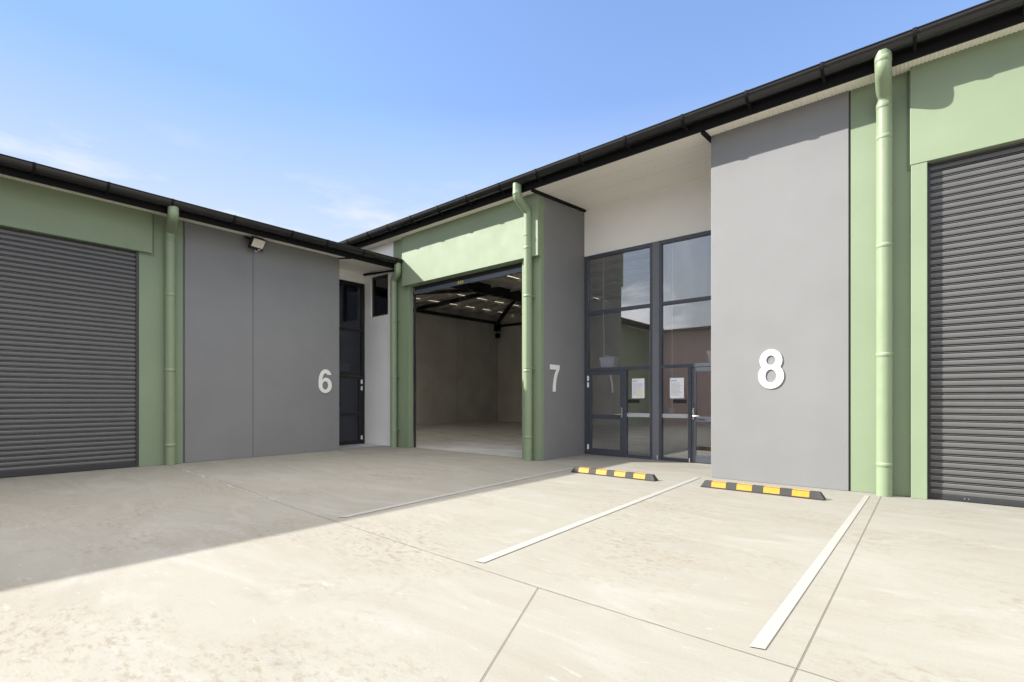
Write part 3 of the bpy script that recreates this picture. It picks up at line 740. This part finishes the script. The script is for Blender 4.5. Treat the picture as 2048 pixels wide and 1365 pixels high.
# 8: two stacked rings
up = (0, .447, .165, .178); lo = (0, .198, .188, .202)
def eight_outer():
    pts = []; n = 90
    ys = [(-.004 + (.629)*i/n) for i in range(n+1)]
    def wid(y):
        w = 0
        for c in (up, lo):
            k = 1 - ((y-c[1])/c[3])**2
            if k > 0: w = max(w, c[2]*math.sqrt(k))
        return w
    ys = [lo[1]-lo[3] + (up[1]+up[3]-lo[1]+lo[3])*(1-math.cos(math.pi*i/n))/2 for i in range(n+1)]
    right = [(wid(y), y) for y in ys]; left = [(-w, y) for w, y in reversed(right)]
    return right[:-1] + [(0.0, ys[-1])] + left[1:-1]
eight = [eight_outer(), ell(0, up[1]+.004, .070, .080), ell(0, lo[1], .083, .108)]
def frame_mat(origin, xdir, normal):
    x = Vector(xdir); z = Vector(normal); y = z.cross(x)
    mt = Matrix((x, y, z)).transposed().to_4x4(); mt.translation = Vector(origin); return mt
poly_sign('number_sign', 'raised white number 8 on the sunlit grey panel', eight, 0.016, frame_mat((-2.02, 8.870, 1.535), (1,0,0), (0,-1,0)), SIGN_W)
# 7
seven = [[(-.185,.615),(.185,.615),(.185,.525),(.150,.478),(.118,.425),(.088,.36),(.062,.285),(.042,.20),(.030,.10),(.026,0),(-.078,0),(-.074,.08),(-.062,.18),(-.040,.275),(-.010,.365),(.028,.445),(.066,.503),(-.185,.503)]]
poly_sign('number_sign', 'white number 7 on the dark return wall beside the open door', seven, .016, frame_mat((-6.660, 9.435, 1.535), (0,1,0), (1,0,0)), SIGN_W)
# 6: bowl ring plus a hooked stem, one closed outline
def six():
    o = []
    # outer: start at terminal of the hook (right, upper), go over the top, down the left side, around the bowl
    o += [(.165, .478)]
    o += ell(.004, .455, .165, .165, 12, 90, 14)
    o += ell(.004, .300, .188, .320, 90, 180, 26)[1:]
    o += ell(.0, .205, .184, .205, 182, 360+62, 50)
    # inner notch back to the hook
    o += [(.055, .398), (.010, .402), (-.030, .388), (-.062, .358), (-.082, .322), (-.085, .300)]
    o += [(-.083, .36), (-.070, .43), (-.046, .487), (-.012, .518), (.018, .520), (.046, .505), (.062, .475)]
    return o
six_o = six()
# sort out the join between bowl and notch: bowl top right ends near (.086,.386)
poly_sign('number_sign', 'white number 6 on the shaded dark grey panel', [six_o, ell(0, .200, .083, .112)], .016, frame_mat((-12.230, 6.925, 1.525), (0,1,0), (1,0,0)), SIGN_W)

# flood light on panel 6
fl = thing('flood_light', 'black flood light with frosted face above grey panel 6', 'lamp', (-12.24, 5.12, 4.95))
def part_at(mb, name, mats, mtx, parent, bevel=0):
    o = mb.build(name, mats, None, bevel); o.parent = parent
    o.matrix_local = Matrix.Translation(-Vector(parent.location)) @ mtx; return o
# local frame: x = width, y = up on the face, z = out of the face
q = Vector((.76, .26, -.50)).normalized()
xw = Vector((-.12, 1, -.10)); xw = (xw - q*xw.dot(q)).normalized(); yw = q.cross(xw)
M = Matrix((xw, yw, q)).transposed().to_4x4(); M.translation = Vector((-12.03, 5.12, 4.975))
m = MB(); m.box(-.18, .18, -.15, .13, -.035, .025); m.box(-.13, .13, -.09, .09, -.075, -.035)
for i in range(7): m.box(-.14+i*.045, -.132+i*.045, -.1, .1, -.095, -.075)
part_at(m, 'housing', LAMP_BODY, M, fl, .008)
m = MB(); m.box(-.155, .155, -.085, .108, .0252, .029); part_at(m, 'lamp_glass', LAMP_GLASS, M, fl)
m = MB(); m.tube([(-.205, .02, -.02), (-.18, .02, -.02)], .035, 14); m.tube([(.18, .02, -.02), (.195, .02, -.02)], .025, 12)
m.box(-.206, -.196, .0, .04, -.2, -.02); m.box(-.206, .19, .0, .04, -.21, -.2); part_at(m, 'bracket', LAMP_BODY, M, fl)
m = MB(); m.box(.05, .11, -.135, -.118, .0252, .028); part_at(m, 'rating_label', SIGN_W, M, fl)
m = MB(); m.tube(fillet([(-.0, -.148, -.02), (.03, -.19, -.02), (.07, -.215, -.03), (.10, -.18, -.03), (.11, -.149, -.03)], .03, 5), .008, 8); part_at(m, 'cable', PLASTIC_W, M, fl)

# paper notices on the glass
def text_mesh(body, size, mtx, mat, name, parent):
    cu = bpy.data.curves.new(name, 'FONT'); cu.body = body; cu.size = size; cu.offset = .0006
    o = bpy.data.objects.new('tmp', cu); COL.objects.link(o)
    dg = bpy.context.evaluated_depsgraph_get(); me = bpy.data.meshes.new_from_object(o.evaluated_get(dg)); bpy.data.objects.remove(o)
    me.name = name; me.materials.clear(); me.materials.append(mat)
    s = bpy.data.objects.new(name, me); COL.objects.link(s); s.parent = parent
    s.matrix_local = Matrix.Translation(-Vector(parent.location)) @ mtx; return s
def notice(x0, x1, z0, z1, head, label, note):
    yy = YF + .043; t = thing('paper_notice', label, 'notice', ((x0+x1)/2, yy, z0), 'paper notices on the glass')
    W_, H_ = x1-x0, z1-z0
    m = MB(); m.box(x0, x1, yy, yy+.002, z0, z1); m.build('sheet', PAPER, t)
    mt = frame_mat((x0+.02, yy-.0015, z1-.075), (1,0,0), (0,-1,0)); text_mesh(head, .05, mt, INK_DK, 'heading', t)
    m = MB(); random.seed(len(label))
    for i in range(11):
        z = z1-.115-i*.026
        if note and i > 4 and False: break
        ln = random.uniform(.5, .82)*W_
        if note and z < z0+.19: ln = min(ln, .28*W_)
        m.add([(x0+.025, yy-.001, z-.003),(x0+.025+ln, yy-.001, z-.003),(x0+.025+ln, yy-.001, z+.003),(x0+.025, yy-.001, z+.003)], [(0,1,2,3)])
    m.build('text_lines', INK, t)
    if note:
        m = MB(); m.box(x0+.38*W_, x0+.88*W_, yy-.003, yy-.0006, z0+.04, z0+.19); m.build('sticky_note', PAPER_Y, t)
notice(-5.404, -5.093, 1.385, 1.84, 'Unit 7', 'white paper notice with yellow note on the glass left of the mullion', True)
notice(-4.49, -4.175, 1.383, 1.83, 'Unit 8', 'white paper notice with printed lines on the glass left of door 8', False)

# white boxes with their cables behind the glass
def cable_box(cx, cy, z, label, axis='x', top=5.6):
    t = thing('cable_box', label, 'box', (cx, cy, z), 'white cable boxes above the doors')
    m = MB(); w0, w1, h, dp = .165, .20, .20, .09
    def P(a, b, c): return (cx+a, cy+b, z+c) if axis == 'x' else (cx-b, cy+a, z+c)
    m.hexa([P(-w0,-dp,0),P(w0,-dp,0),P(w0,dp,0),P(-w0,dp,0),P(-w1,-dp,h),P(w1,-dp,h),P(w1,dp,h),P(-w1,dp,h)]); m.build('box_body', PLASTIC_W, t, .006)
    m = MB(); m.hexa([P(-w1-.012,-dp-.012,h),P(w1+.012,-dp-.012,h),P(w1+.012,dp+.012,h),P(-w1-.012,dp+.012,h),P(-w1-.012,-dp-.012,h+.05),P(w1+.012,-dp-.012,h+.05),P(w1+.012,dp+.012,h+.05),P(-w1-.012,dp+.012,h+.05)]); m.build('box_lid', PLASTIC_W, t, .006)
    m = MB(); m.tube(fillet([P(.02,0,h+.05), P(.0,0,h+.075), P(-.14,0,h+.09), P(-.13,0,h+.5), P(-.15,0,h+1.0), P(-.14,0,top-z)], .05, 5), .009, 8); m.build('cable', PLASTIC_W, t)
cable_box(-6.105, 10.93, 2.14, 'white box with wavy cable on the transom over door 7')
cable_box(-3.50, 10.93, 2.14, 'white box on the transom over door 8, mostly behind grey panel 8')
cable_box(-13.62, 8.28, 2.20, 'white box behind the dark glass over door 6', 'y', 5.0)
# conduits and switch boxes
def conduit(x, y, z0, z1, label, r=.011, box=(.055, .055), extra=None):
    t = thing('conduit', label, 'conduit', (x, y, z0), 'white conduits behind the glass')
    m = MB(); m.tube([(x, y, z0), (x, y, z1)], r, 10); m.build('pipe', PLASTIC_W, t)
    m = MB(); m.box(x-box[0], x+box[0], y-.05, y-.0, z0-2*box[1], z0); m.build('switch_box', PLASTIC_W, t, .006)
    for z in (z0+.9, z0+2.2, z0+3.2):
        if z < z1: m = MB(); m.box(x-.02, x+.02, y-.014, y+.012, z-.015, z+.015); m.build('saddle_clip', PLASTIC_W, t)
    return t
conduit(-4.60, 11.15, 1.16, 5.9, 'white conduit ending in a small switch box left of door 8')
t = conduit(-3.45, 11.6, 1.62, 5.9, 'white conduit with meter boxes behind the glass of door 8', box=(.06, .11))
m = MB(); m.box(-3.66, -3.54, 11.55, 11.6, 1.42, 1.55); m.build('meter_box', PLASTIC_W, t, .005)
m = MB(); m.tube([(-3.45,11.56,1.40),(-3.42,11.55,1.1),(-3.46,11.55,.7),(-3.43,11.56,.1)], .022, 8); m.build('orange_cable', ORANGE, t)
t = conduit(-14.6, 8.75, 1.55, 4.9, 'pale conduit and boxes behind the dark glass of door 6', box=(.05, .12))
m = MB(); m.box(-14.62, -14.58, 8.78, 8.86, 1.32, 1.46); m.box(-14.62, -14.57, 8.72, 8.86, .95, 1.15); m.build('meter_box', PLASTIC_W, t, .005)
